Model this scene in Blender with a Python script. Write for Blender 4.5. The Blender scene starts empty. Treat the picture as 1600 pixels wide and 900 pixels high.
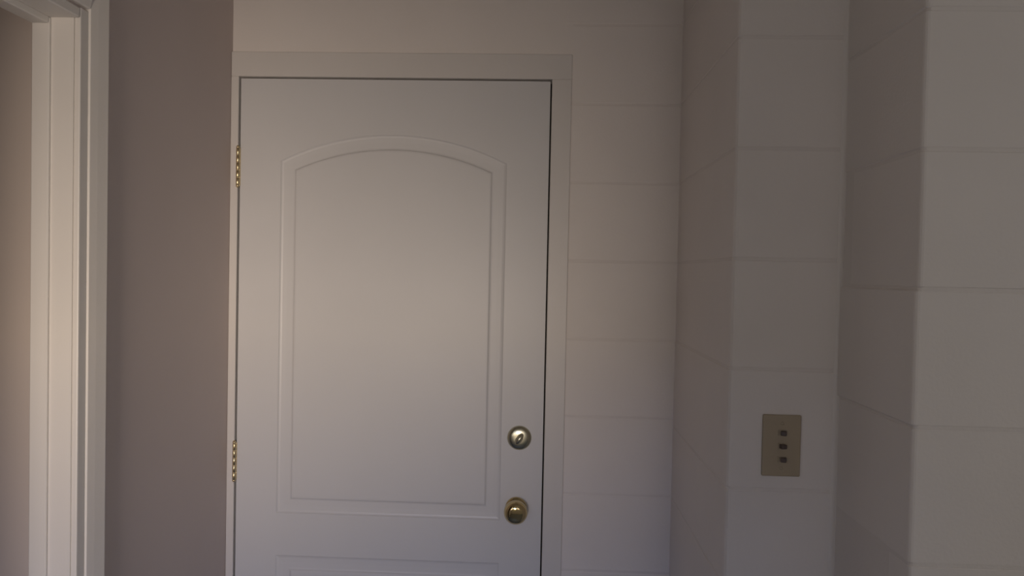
import bpy, bmesh, math, random
from mathutils import Vector, Matrix
random.seed(7)
scene = bpy.context.scene
COL = scene.collection

# ------------------------------------------------------------------ camera
CAM = Vector((0.79515, -1.83544, 1.54663))
YAW, PIT, ROL, FPX = -0.03877, 0.02114, 0.02077, 1098.6      # solved from the photograph's edges
def cam_axes():
    c, s = math.cos(YAW), math.sin(YAW)
    r, y, z = Vector((c, -s, 0)), Vector((s, c, 0)), Vector((0, 0, 1))
    c, s = math.cos(PIT), math.sin(PIT)
    fw, up = c*y - s*z, s*y + c*z
    c, s = math.cos(ROL), math.sin(ROL)
    return c*r + s*up, -s*r + c*up, fw
R_, U_, F_ = cam_axes()
cd = bpy.data.cameras.new('camera')
cd.sensor_width = 36.0; cd.lens = 36.0*FPX/1600.0; cd.clip_start = 0.02
cam = bpy.data.objects.new('camera', cd)
cam.matrix_world = Matrix(((R_.x, U_.x, -F_.x, CAM.x), (R_.y, U_.y, -F_.y, CAM.y), (R_.z, U_.z, -F_.z, CAM.z), (0, 0, 0, 1)))
COL.objects.link(cam); scene.camera = cam

# ------------------------------------------------------------------ world, daylight and fill lamps, exposure
w = bpy.data.worlds.new('world'); scene.world = w; w.use_nodes = True
w.node_tree.nodes['Background'].inputs[0].default_value = (0.55, 0.62, 0.75, 1)
w.node_tree.nodes['Background'].inputs[1].default_value = 0.05
scene.view_settings.view_transform = 'Standard'; scene.view_settings.look = 'None'
scene.view_settings.exposure = 0.0; scene.view_settings.gamma = 1.0
scene.view_settings.use_curve_mapping = False

def area(name, loc, aim, sx, sz, watts, col):
    l = bpy.data.lights.new(name, 'AREA'); l.shape = 'RECTANGLE'; l.size = sx; l.size_y = sz
    l.energy = watts; l.color = col
    o = bpy.data.objects.new(name, l); COL.objects.link(o); o.location = loc
    d = Vector(aim) - Vector(loc); o.rotation_euler = d.to_track_quat('-Z', 'Y').to_euler()
    return o
XL, XR = -0.025, 3.0           # left wall; right end of the entry
REAR = -3.0                                                   # the wall behind the camera
WIN = (0.10, 0.72, 0.93, 1.55)                                # its added opening, sized to shape the daylight: x0, x1, z0, z1
LIGHTS = [
    ('daylight_outside_window', (0.76, -6.0, 1.05), (0.76, 0, 1.05), 1.1, 1.3, 185, (1.0, 0.83, 0.69)),
    ('sky_outside_window', (0.75, -6.0, 2.45), (0.75, 0, 2.45), 2.2, 1.5, 155, (0.18, 0.40, 1.0)),
    ('fill_rear_pane', (1.30, REAR + 0.012, 1.46), (1.30, 0, 1.46), 0.6, 0.9, 1.9, (1.0, 0.90, 0.90)),  # added fill lamp for the camera-facing walls
    ('fill_right_pane', (XR - .012, -1.8, 1.46), (0, -1.8, 1.46), 0.8, 0.9, 2.8, (1.0, 0.98, 0.92)),  # added fill lamp for the left wall and its casing
    ('fill_left_pane', (XL + .012, -2.4, 1.46), (2, -2.4, 1.46), 0.8, 0.9, 2.7, (1.0, 0.97, 0.86)),  # added fill lamp for the left-facing block returns
]
for L_ in LIGHTS: area(*L_)

# ------------------------------------------------------------------ dimensions from the photograph
DW, DH, DZ = 0.813, 2.032, 0.012
XC2 = 0.868                    # outer edge of the door casing
ZCT = 2.113                    # top of the door casing
X1, Y1 = 1.1504, -0.5227       # block pier
X2, Y2 = 1.3468, -0.7873       # nearer block wall
CEIL = 2.46
COURSE, H0 = 0.2032, 1.582     # block courses: height, one joint level

# ------------------------------------------------------------------ materials
def mat(name, col, rough=0.5, metal=0.0, noise=0.0, nscale=6.0, bump=0.0, bscale=180.0, spec=0.5, bump2=0.0, b2scale=14.0):
    m = bpy.data.materials.new(name); m.use_nodes = True
    nt = m.node_tree; b = nt.nodes['Principled BSDF']
    b.inputs['Base Color'].default_value = (*col, 1)
    b.inputs['Roughness'].default_value = rough; b.inputs['Metallic'].default_value = metal
    b.inputs['Specular IOR Level'].default_value = spec
    tc = nt.nodes.new('ShaderNodeNewGeometry')
    if noise:
        n = nt.nodes.new('ShaderNodeTexNoise'); n.inputs['Scale'].default_value = nscale; n.inputs['Detail'].default_value = 5
        nt.links.new(tc.outputs['Position'], n.inputs['Vector'])
        mx = nt.nodes.new('ShaderNodeMixRGB')
        mx.inputs[1].default_value = (*[c*(1-noise) for c in col], 1); mx.inputs[2].default_value = (*[min(1, c*(1+noise)) for c in col], 1)
        nt.links.new(n.outputs['Fac'], mx.inputs[0]); nt.links.new(mx.outputs[0], b.inputs['Base Color'])
    prev = None
    for amt, sc in ((bump, bscale), (bump2, b2scale)):
        if amt:
            n = nt.nodes.new('ShaderNodeTexNoise'); n.inputs['Scale'].default_value = sc; n.inputs['Detail'].default_value = 4
            nt.links.new(tc.outputs['Position'], n.inputs['Vector'])
            bp = nt.nodes.new('ShaderNodeBump'); bp.inputs['Strength'].default_value = amt; bp.inputs['Distance'].default_value = 0.002 if sc > 60 else 0.006
            nt.links.new(n.outputs['Fac'], bp.inputs['Height'])
            if prev: nt.links.new(prev.outputs[0], bp.inputs['Normal'])
            nt.links.new(bp.outputs[0], b.inputs['Normal']); prev = bp
    return m
M = {}
M['door'] = mat('door_paint', (0.655, 0.655, 0.66), 0.42, noise=0.03, nscale=5, bump=0.05, bscale=260)
M['casing'] = mat('casing_paint', (0.70, 0.675, 0.65), 0.42, noise=0.03, nscale=6, bump=0.06, bscale=200)
M['trim'] = mat('trim_paint', (0.82, 0.79, 0.75), 0.40, noise=0.03, nscale=7, bump=0.06, bscale=200)
M['block'] = mat('block_paint', (0.80, 0.755, 0.72), 0.55, noise=0.05, nscale=5, bump=0.22, bscale=170, bump2=0.15, b2scale=16)
M['mortar'] = mat('mortar_paint', (0.77, 0.725, 0.69), 0.65, noise=0.05, bump=0.3, bscale=240)
M['drywall'] = mat('taupe_wall_paint', (0.62, 0.54, 0.515), 0.6, noise=0.04, nscale=4, bump=0.08, bscale=220)
M['side_room'] = mat('side_room_paint', (0.72, 0.63, 0.57), 0.6, noise=0.04, nscale=4, bump=0.08, bscale=220)
M['ceil'] = mat('ceiling_paint', (0.62, 0.58, 0.54), 0.8, noise=0.03)
M['floor'] = mat('floor_tile', (0.20, 0.23, 0.29), 0.45, noise=0.08, nscale=9, bump=0.1)
M['brass'] = mat('polished_brass', (0.66, 0.54, 0.29), 0.09, 1.0, noise=0.08, nscale=60)
M['brass_worn'] = mat('worn_brass', (0.66, 0.55, 0.34), 0.30, 1.0, noise=0.25, nscale=140, bump=0.1, bscale=300)
M['bolt'] = mat('satin_brass', (0.56, 0.54, 0.40), 0.26, 1.0, noise=0.08, nscale=60)
M['plate'] = mat('tan_switch_plate', (0.42, 0.35, 0.25), 0.38, noise=0.05, nscale=40)
M['toggle'] = mat('dark_brown_toggle', (0.10, 0.075, 0.07), 0.4)
M['frost'] = mat('frosted_glass', (0.75, 0.78, 0.80), 0.3)
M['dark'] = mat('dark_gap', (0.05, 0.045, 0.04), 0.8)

# ------------------------------------------------------------------ helpers
def obj(name, bm, m, parent=None, smooth=False):
    me = bpy.data.meshes.new(name); bmesh.ops.recalc_face_normals(bm, faces=bm.faces); bm.to_mesh(me); bm.free()
    if smooth:
        for p in me.polygons: p.use_smooth = True
    me.materials.append(M[m])
    o = bpy.data.objects.new(name, me); COL.objects.link(o)
    if parent: o.parent = parent
    return o
def add_box(bm, x0, x1, y0, y1, z0, z1, bev=0.0, seg=1):
    vs = [bm.verts.new((x, y, z)) for x in (x0, x1) for y in (y0, y1) for z in (z0, z1)]
    fs = [(0, 1, 3, 2), (4, 6, 7, 5), (0, 4, 5, 1), (2, 3, 7, 6), (0, 2, 6, 4), (1, 5, 7, 3)]
    faces = [bm.faces.new([vs[i] for i in f]) for f in fs]
    if bev:
        bm.normal_update()
        es = list({e for f in faces for e in f.edges})
        bmesh.ops.bevel(bm, geom=es, offset=bev, segments=seg, affect='EDGES', profile=0.5)
def box(*a, **k):
    bm = bmesh.new(); add_box(bm, *a, **k); return bm
def prism(pts, a, b, axis='z'):
    """closed outline extruded from a to b along an axis"""
    bm = bmesh.new()
    P = {'z': lambda u, v, t: (u, v, t), 'y': lambda u, v, t: (u, t, v), 'x': lambda u, v, t: (t, u, v)}[axis]
    lo = [bm.verts.new(P(u, v, a)) for u, v in pts]; hi = [bm.verts.new(P(u, v, b)) for u, v in pts]
    n = len(pts)
    for i in range(n): bm.faces.new((lo[i], lo[(i+1) % n], hi[(i+1) % n], hi[i]))
    bm.faces.new(lo); bm.faces.new(hi[::-1])
    return bm
def lathe(profile, n=40, axis=Vector((0, -1, 0)), origin=(0, 0, 0)):
    """profile (distance along axis, radius), turned about the axis"""
    bm = bmesh.new(); ax = axis.normalized()
    u = ax.orthogonal().normalized(); v = ax.cross(u); o = Vector(origin); rings = []
    for d, r in profile:
        if r < 1e-6: rings.append([bm.verts.new(o + ax*d)]*n)
        else: rings.append([bm.verts.new(o + ax*d + r*(math.cos(2*math.pi*k/n)*u + math.sin(2*math.pi*k/n)*v)) for k in range(n)])
    for a, b in zip(rings, rings[1:]):
        for k in range(n):
            q = []
            for t in (a[k], a[(k+1) % n], b[(k+1) % n], b[k]):
                if t not in q: q.append(t)
            if len(q) > 2: bm.faces.new(q)
    return bm
def struct(o, label=None, cat=None):
    o['kind'] = 'structure'
    if label: o['label'] = label
    if cat: o['category'] = cat
    return o

# ------------------------------------------------------------------ room shell
LX = -2.0                                                     # far side of the room through the left doorway
struct(obj('floor', box(LX - .1, XR + .1, REAR - .1, 0.2, -0.1, 0.0), 'floor'), 'grey-blue tiled floor of the small entry', 'floor')
struct(obj('ceiling', box(LX - .1, XR + .1, REAR - .1, 0.2, CEIL, CEIL + .1), 'ceil'), 'off-white flat ceiling over the entry', 'ceiling')

# back wall: mortar core with the door opening, painted blocks and lintel in front of it
RO0, RO1, ROT = -0.022, 0.835, 2.065                          # rough opening round the door
JD = 0.0008                                                   # depth of the painted-over joints
bm = bmesh.new()
add_box(bm, XL - .08, RO0, JD, 0.12, 0, CEIL)
add_box(bm, RO1, X1 + .05, JD, 0.12, 0, CEIL)
add_box(bm, RO0, RO1, JD, 0.12, ROT, CEIL)
wall_back = struct(obj('wall_back', bm, 'mortar'), 'painted block wall round the white panel door', 'wall')
obj('lintel', box(XL - .002, XC2 + .0005, 0.0, 0.10, ZCT - .04, CEIL + .02), 'block', wall_back)

# every block mesh is made once for its size and shared
def course_levels():
    k0 = -int(H0/COURSE) - 1
    out = []
    for k in range(k0, 8):
        a, b = H0 + k*COURSE, H0 + (k+1)*COURSE
        a, b = max(a, 0.0), min(b, CEIL)
        if b - a > 0.02: out.append((k, a, b))
    return out
J = 0.0016                                                    # half a joint
BEV = 0.003
_cache = {}
def block(parent, x0, x1, y0, y1, z0, z1, bev=BEV, corner=0.0):
    key = tuple(round(v, 3) for v in (x1-x0, y1-y0, z1-z0, bev, corner))
    if key not in _cache:
        b_ = bmesh.new(); add_box(b_, -(x1-x0)/2, (x1-x0)/2, -(y1-y0)/2, (y1-y0)/2, -(z1-z0)/2, (z1-z0)/2, bev=bev if not corner else 0, seg=2)
        if corner:                                            # corner block: the outer arris is worn round, the bed joints are tight
            b_.normal_update()
            up = [e for e in b_.edges if all(v.co.x < 0 and v.co.y < 0 for v in e.verts)]
            bmesh.ops.bevel(b_, geom=up, offset=corner, segments=3, affect='EDGES', profile=0.5)
            zs = (z1-z0)/2 - 1e-4
            fl = [e for e in b_.edges if all(abs(v.co.z) > zs for v in e.verts) and e.verts[0].co.z*e.verts[1].co.z > 0]
            bmesh.ops.bevel(b_, geom=fl, offset=bev, segments=1, affect='EDGES', profile=0.5)
        me = bpy.data.meshes.new('block'); bmesh.ops.recalc_face_normals(b_, faces=b_.faces); b_.to_mesh(me); b_.free(); me.materials.append(M['block'])
        _cache[key] = me
    o = bpy.data.objects.new('block', _cache[key]); COL.objects.link(o); o.parent = parent
    o.location = ((x0+x1)/2, (y0+y1)/2, (z0+z1)/2)
    return o
jit = lambda s=0.0007: random.uniform(-s, s)
for k, a, b in course_levels():                               # right of the door
    block(wall_back, XC2 - .02, X1 + .004, jit(.0004), 0.09, a + J, b - J)

# pier and nearer wall
def core(x, y, r):                                            # mortar core with the convex corner rounded like the blocks
    arc = [(x + r - r*math.cos(t), y + r - r*math.sin(t)) for t in [i*math.pi/2/4 for i in range(5)]]
    return arc
cr = 0.010
pts = [(X1 + JD, 0.12)] + core(X1 + JD, Y1 + JD, cr) + [(X2 + JD, Y1 + JD)] + core(X2 + JD + .001, Y2 + JD, .008) + [(XR + .1, Y2 + JD), (XR + .1, 0.12)]
bm = prism(pts, 0, CEIL)
wall_right = struct(obj('wall_right', bm, 'mortar'), 'painted block wall stepping forward round the switch plate', 'wall')
for k, a, b in course_levels():
    a -= .020 if k == -2 else 0; b -= .020 if k == -3 else 0   # the joint under the switch plate lies lower
    block(wall_right, X1 + jit(), X2 + .006, Y1 + jit(.0005), 0.002, a + J, b - J, bev=0.0022, corner=0.009)
for k, a, b in course_levels():
    a2, b2 = a - 0.046, b - 0.046                             # this wall's courses sit a little lower
    a2 = max(a2, 0.0)
    if b > CEIL - .001: b2 = CEIL
    x = X2 + jit(.0018)
    n = 0
    while x < XR - .05:
        L = (0.4064 if k % 2 else 0.2032) if n == 0 else 0.4064
        x2 = min(x + L, XR)
        block(wall_right, x if n == 0 else x + J, x2 - J, Y2 + jit(.0005), Y1 - .002 if n == 0 else Y1 - .1, a2 + J, b2 - J, bev=0.0022, corner=0.006 if n == 0 else 0)
        x = x2; n += 1
# rounded caulk bead in the inner corner
r = 0.009
pts = [(X2 + .002, Y1 + .002), (X2 - r, Y1 + .002)] + [(X2 - r + r*1.0*math.sin(t)*1.0, Y1 - r*(1 - math.cos(t))) for t in [i*math.pi/2/5 for i in range(1, 6)]] + [(X2 + .002, Y1 - r)]
struct(obj('trim_3', prism(pts, 0.0, CEIL), 'block'), 'painted caulk bead in the inner corner of the block wall', 'trim')

# left wall with the doorway
YJ = -0.6251                                                  # jamb face seen from the entry
YN = -1.46                                                    # jamb face nearer the camera
HZ = 1.978                                                    # underside of the head jamb
JX0, JX1 = -0.102, -0.025
bm = bmesh.new()
add_box(bm, JX0, XL, YJ + .018, 0.10, 0, CEIL)
add_box(bm, JX0, XL, REAR - .1, YN - .018, 0, CEIL)
add_box(bm, JX0, XL, YN - .018, YJ + .018, HZ + .018, CEIL)
wall_left = struct(obj('wall_left', bm, 'drywall'), 'taupe painted wall with a cased doorway beside the white door', 'wall')
# room beyond the doorway
bm = bmesh.new()
add_box(bm, LX, JX0 - .0005, -0.575, -0.475, 0, CEIL)
struct(obj('wall_side_room', bm, 'side_room'), 'pale taupe wall seen through the left doorway', 'wall')
struct(obj('wall_side_room_end', box(LX - .1, LX, -1.85, -0.475, 0, CEIL), 'drywall'), 'taupe end wall of the room through the left doorway', 'wall')
# rear and right walls, and added windows: one shapes the daylight, others back fill lamps
bm = bmesh.new()
add_box(bm, XL - .08, WIN[0], REAR - .1, REAR, 0, CEIL); add_box(bm, WIN[1], XR, REAR - .1, REAR, 0, CEIL)
add_box(bm, WIN[0], WIN[1], REAR - .1, REAR, 0, WIN[2]); add_box(bm, WIN[0], WIN[1], REAR - .1, REAR, WIN[3], CEIL)
struct(obj('wall_rear', bm, 'block'), 'painted rear wall with an added opening that shapes the daylight', 'wall')
struct(obj('wall_right_end', box(XR, XR + .1, REAR - .1, Y2 + .05, 0, CEIL), 'block'), 'painted wall at the right end of the entry', 'wall')
struct(obj('wall_side_room_rear', box(LX - .1, JX0 - .0005, -1.85, -1.75, 0, CEIL), 'drywall'), 'taupe rear wall of the room through the left doorway', 'wall')
def added_window(n, loc, rz, wd, ht, pane, label):
    """added frame of four boards facing the room along local +y, with or without a frosted pane"""
    e = bpy.data.objects.new('added_window_%d' % n, None); COL.objects.link(e); e.location = loc; e.rotation_euler = (0, 0, rz); struct(e, label, 'added_window')
    h, d = wd/2, (-.10 if not pane else -.004)
    for a in ((-h - .06, -h, -.06, ht + .06), (h, h + .06, -.06, ht + .06), (-h, h, ht, ht + .06)):
        obj('added_window_frame', box(a[0], a[1], d, .025, a[2], a[3], bev=.003), 'trim', e)
    obj('added_window_sill', box(-h, h, d, .035, -.06, 0, bev=.003), 'trim', e)
    if pane: obj('pane', box(-h, h, -.004, .004, 0, ht), 'frost', e)  # solid pane behind an added fill lamp
added_window(1, ((WIN[0]+WIN[1])/2, REAR, WIN[2]), 0, WIN[1]-WIN[0], WIN[3]-WIN[2], False, 'white framed opening added in the rear wall to shape the daylight')
added_window(2, (1.30, REAR, 1.0), 0, .62, .92, True, 'white framed frosted pane added behind a fill lamp on the rear wall')
added_window(3, (XR, -1.8, 1.0), math.pi/2, .82, .92, True, 'white framed frosted pane added behind a fill lamp on the right end wall')
added_window(4, (XL, -2.4, 1.0), -math.pi/2, .82, .92, True, 'white framed frosted pane added behind a fill lamp on the taupe wall')

# ------------------------------------------------------------------ the panel door
def empty(name, loc):
    e = bpy.data.objects.new(name, None); COL.objects.link(e); e.location = loc; return e
YF = -0.004                                                   # front face of the slab
def contour(kind, d, n=24):
    """panel outline inset by d from its outer edge, always 4*n points from the bottom left, anticlockwise"""
    x0, x1 = 0.1086 + d, DW - 0.1086 - d
    cx = DW/2
    if kind == 'upper':
        zb = 0.8965 + d; rad = 0.660 - d; cz = 1.2416; half = (x1 - x0)/2
        zs = cz + math.sqrt(rad*rad - half*half)
        top = lambda t: (cx + half - 2*half*t, cz + math.sqrt(max(0, rad*rad - (half - 2*half*t)**2)))
    else:
        zb = 0.245 + d; zs = 0.7835 - d
        top = lambda t: (x1 + (x0 - x1)*t, zs)
    P = []
    P += [(x0 + (x1-x0)*i/n, zb) for i in range(n)]
    P += [(x1, zb + (zs-zb)*i/n) for i in range(n)]
    P += [top(i/n) for i in range(n)]
    P += [(x0, zs + (zb-zs)*i/n) for i in range(n)]
    return P
PROFILE = [(0.0, 0.0), (0.0012, 0.0011), (0.0035, 0.0026), (0.008, 0.0037), (0.020, 0.0042), (0.0340, 0.0042), (0.0375, 0.0036), (0.0402, 0.0012), (0.0420, 0.0003), (0.046, 0.0)]
bm = bmesh.new()
edges = []
rect = [(0, DZ), (DW, DZ), (DW, DZ + DH), (0, DZ + DH)]
fv = [bm.verts.new((x, YF, z)) for x, z in rect]
bv = [bm.verts.new((x, YF + .035, z)) for x, z in rect]
for i in range(4): edges.append(bm.edges.new((fv[i], fv[(i+1) % 4])))
loops0 = []
for kind in ('upper', 'lower'):
    lp = [bm.verts.new((x, YF, z)) for x, z in contour(kind, 0)]
    for i in range(len(lp)): edges.append(bm.edges.new((lp[i], lp[(i+1) % len(lp)])))
    loops0.append(lp)
bmesh.ops.triangle_fill(bm, edges=edges, use_beauty=True, use_dissolve=False, normal=(0, -1, 0))
for kind, lp in zip(('upper', 'lower'), loops0):
    # drop any fill laid across the panel itself
    kill = [f for f in bm.faces if all(v in lp for v in f.verts)]
    c0 = contour(kind, 0)
    def inside(p):
        x0, x1 = 0.1086, DW - 0.1086
        if not (x0 < p.x < x1): return False
        if kind == 'lower': return 0.245 < p.z < 0.7835
        return 0.8965 < p.z < 1.2416 + math.sqrt(max(0, .66**2 - (p.x - DW/2)**2))
    kill = [f for f in kill if inside(f.calc_center_median())]
    bmesh.ops.delete(bm, geom=kill, context='FACES_ONLY')
    prev = lp
    for d, dep in PROFILE[1:]:
        cur = [bm.verts.new((x, YF + dep, z)) for x, z in contour(kind, d)]
        m_ = len(cur)
        for i in range(m_): bm.faces.new((prev[i], prev[(i+1) % m_], cur[(i+1) % m_], cur[i]))
        prev = cur
    bm.faces.new(prev)
for i in range(4): bm.faces.new((fv[i], fv[(i+1) % 4], bv[(i+1) % 4], bv[i]))
bm.faces.new(bv)
door = struct(obj('door_1', bm, 'door'), 'white moulded two-panel door with an arched upper panel and brass hardware', 'door')

def hinge(zc):
    h = 0.0985
    prof = [(0, 0), (0, .0040)]
    knuckle = h/5
    for i in range(5):
        a = i*knuckle; prof += [(a + .0006, .0046), (a + knuckle - .0006, .0046), (a + knuckle, .0040)]
    o = obj('hinge', lathe(prof + [(h, 0)], 16, Vector((0, 0, 1)), (-0.0035, YF - .0062, zc - h/2)), 'brass_worn', door, True)
    for s, z in ((1, zc + h/2), (-1, zc - h/2)):
        obj('hinge_tip', lathe([(0, .0042), (.002, .0047), (.004, .0038), (.006, .002), (.0065, 0)], 16, Vector((0, 0, s)), (-0.0035, YF - .0062, z)), 'brass_worn', o, True)
    obj('hinge_leaf', box(-.004, .0012, YF - .0040, YF + .028, zc - h/2, zc + h/2), 'brass_worn', o)
for zc in (1.812, 1.0325, 0.253): hinge(zc)

# knob: rose, neck and a flattened ball
kx, kz = 0.747, 0.932
knob = obj('door_knob', lathe([(.012, .0110), (.016, .0125), (.019, .0180), (.023, .0245), (.029, .0290), (.036, .0306), (.043, .0298), (.049, .0265), (.0525, .0225), (.0545, .0185), (.0553, .0150), (.0560, .0090), (.0562, 0)], 48, Vector((0, -1, 0)), (kx, YF, kz)), 'brass', door, True)
obj('rose', lathe([(0, .0285), (.003, .0285), (.006, .0270), (.009, .0220), (.012, .0150), (.014, .0125), (.014, 0)], 48, Vector((0, -1, 0)), (kx, YF, kz)), 'brass', knob, True)
# dead bolt: domed rose with a small oval thumb turn
bx_, bz_ = 0.7515, 1.1165
bolt = obj('deadbolt', lathe([(0, .0318), (.003, .0318), (.006, .0306), (.009, .0270), (.0108, .0225), (.0118, .0170), (.0122, .0120), (.0122, 0)], 48, Vector((0, -1, 0)), (bx_, YF, bz_)), 'bolt', door, True)
bm = bmesh.new()
bmesh.ops.create_uvsphere(bm, u_segments=24, v_segments=14, radius=1.0)
for v in bm.verts:
    x, y, z = v.co
    v.co = Vector((x*.0080, y*.0090, z*.0165))
bmesh.ops.rotate(bm, verts=bm.verts, cent=(0, 0, 0), matrix=Matrix.Rotation(math.radians(32), 3, 'Y'))
bmesh.ops.translate(bm, verts=bm.verts, vec=(bx_, YF - .0185, bz_))
obj('thumb_turn', bm, 'bolt', bolt, True)

# ------------------------------------------------------------------ casing of the panel door
t1 = struct(empty('trim_1', (DW/2, 0, 0)), 'flat white wooden casing round the panel door', 'trim')
def tpart(n, *a, m='casing', par=None, **k):
    par = par or t1
    o = obj(n, box(*a, **k), m); o.parent = par; o.location = -par.location; return o
CY = -0.0095
tpart('casing_board', XL + .0005, -0.0042, CY, JD, 0, DZ + DH + .0045, bev=.0012)
tpart('casing_board', DW + .0042, XC2, CY, JD, 0, DZ + DH + .0045, bev=.0015)
tpart('casing_head', XL + .0005, XC2, CY, JD, DZ + DH + .0045, ZCT, bev=.0015)
for a in ((RO0 - .0005, -.004, JD, .10, 0, ROT), (DW + .004, RO1 + .0005, JD, .10, 0, ROT), (-.004, DW + .004, JD, .10, DZ + DH + .0045, ROT)):
    tpart('door_jamb', *a)
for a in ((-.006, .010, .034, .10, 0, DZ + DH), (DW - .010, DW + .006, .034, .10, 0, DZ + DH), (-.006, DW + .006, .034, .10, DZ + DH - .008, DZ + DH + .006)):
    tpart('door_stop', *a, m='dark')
tpart('threshold', 0, DW, -.02, .10, 0.0, .010, m='brass_worn')

# ------------------------------------------------------------------ jamb and casing of the left doorway
t2 = struct(empty('trim_2', (XL, (YJ + YN)/2, 0)), 'white jamb and moulded casing of the open left doorway', 'trim')
def placed(n, bm, m='trim'):
    o = obj(n, bm, m); o.parent = t2; o.location = -t2.location; return o
def nosing(y, s):
    """jamb outline in x,y: flat face, thin quirk, then the edge that stands proud of the wall; s=+1 far jamb, -1 near jamb"""
    return [(JX0, y), (-.0297, y), (-.0292, y + s*.0030), (-.0282, y + s*.0030), (-.0277, y + s*.0012), (-.0205, y + s*.0012),
            (-.0192, y + s*.0018), (-.0186, y + s*.0032), (-.0186, y + s*.0260), (JX0, y + s*.0260)]
placed('jamb', prism(nosing(YJ, 1), 0, HZ + .018)); placed('jamb', prism(nosing(YN, -1), 0, HZ + .018))
placed('head_jamb', box(JX0, -.0186, YN, YJ, HZ, HZ + .018, bev=.002))
placed('stop', box(JX0 + .0003, -.070, YJ - .0065, YJ + .001, 0, HZ - .0001, bev=.002)); placed('stop', box(JX0 + .0003, -.070, YN - .001, YN + .0065, 0, HZ - .0001, bev=.002))
placed('head_stop', box(JX0 + .0003, -.070, YN + .0065, YJ - .0065, HZ - .012, HZ + .001, bev=.002))
def casing(y0, s):
    """moulded casing outline, thin at the opening and thicker outwards"""
    return [(-.0255, y0), (-.0180, y0), (-.0156, y0 + s*.0016), (-.0150, y0 + s*.004), (-.0120, y0 + s*.018), (-.0092, y0 + s*.036), (-.0082, y0 + s*.042), (-.0100, y0 + s*.0462), (-.0140, y0 + s*.0480), (-.0255, y0 + s*.0485)]
placed('casing_board', prism(casing(YJ + .0235, 1), 0, HZ + .11)); placed('casing_board', prism(casing(YN - .0235, -1), 0, HZ + .11))
hp = [(x, HZ + .0235 + y) for x, y in casing(0, 1)]
placed('casing_head', prism(hp, YN - .0235, YJ + .0235, 'y'))

# ------------------------------------------------------------------ switch plate on the pier
sx, sz = 1.2475, 1.2390
sw = empty('light_switch', (sx, Y1, sz - .057)); sw['label'] = 'tan wall plate with three stacked dark toggle switches on the block pier'; sw['category'] = 'light switch'
def spart(n, bm, m, smooth=False, par=None):
    o = obj(n, bm, m, None, smooth); o.parent = par or sw
    if not par: o.location = -sw.location
    return o
bm = bmesh.new(); add_box(bm, sx - .035, sx + .035, Y1 - .0060, Y1 + .0008, sz - .057, sz + .057, bev=.0028, seg=3)
spart('plate', bm, 'plate')
for i, dz in enumerate((.0245, .0, -.0245)):
    bm = box(sx - .0075, sx + .0085, Y1 - .0068, Y1 - .0050, sz + dz - .0055, sz + dz + .0055, bev=.0006)
    hs = spart('switch_frame', bm, 'plate')
    bm = box(-.0052, .0052, -.0110, 0, -.0040, .0040, bev=.0012)
    bmesh.ops.rotate(bm, verts=bm.verts, cent=(0, 0, 0), matrix=Matrix.Rotation(math.radians((-20, 18, -20)[i]), 3, 'Z'))
    bmesh.ops.translate(bm, verts=bm.verts, vec=(sx + (.003, -.001, .004)[i], Y1 - .0062, sz + dz))
    spart('toggle', bm, 'toggle')
for dz in (.0415, -.0415):
    spart('screw', lathe([(0, .0032), (.0010, .0030), (.0014, .0018), (.0014, 0)], 16, Vector((0, -1, 0)), (sx, Y1 - .0058, sz + dz)), 'plate', True)
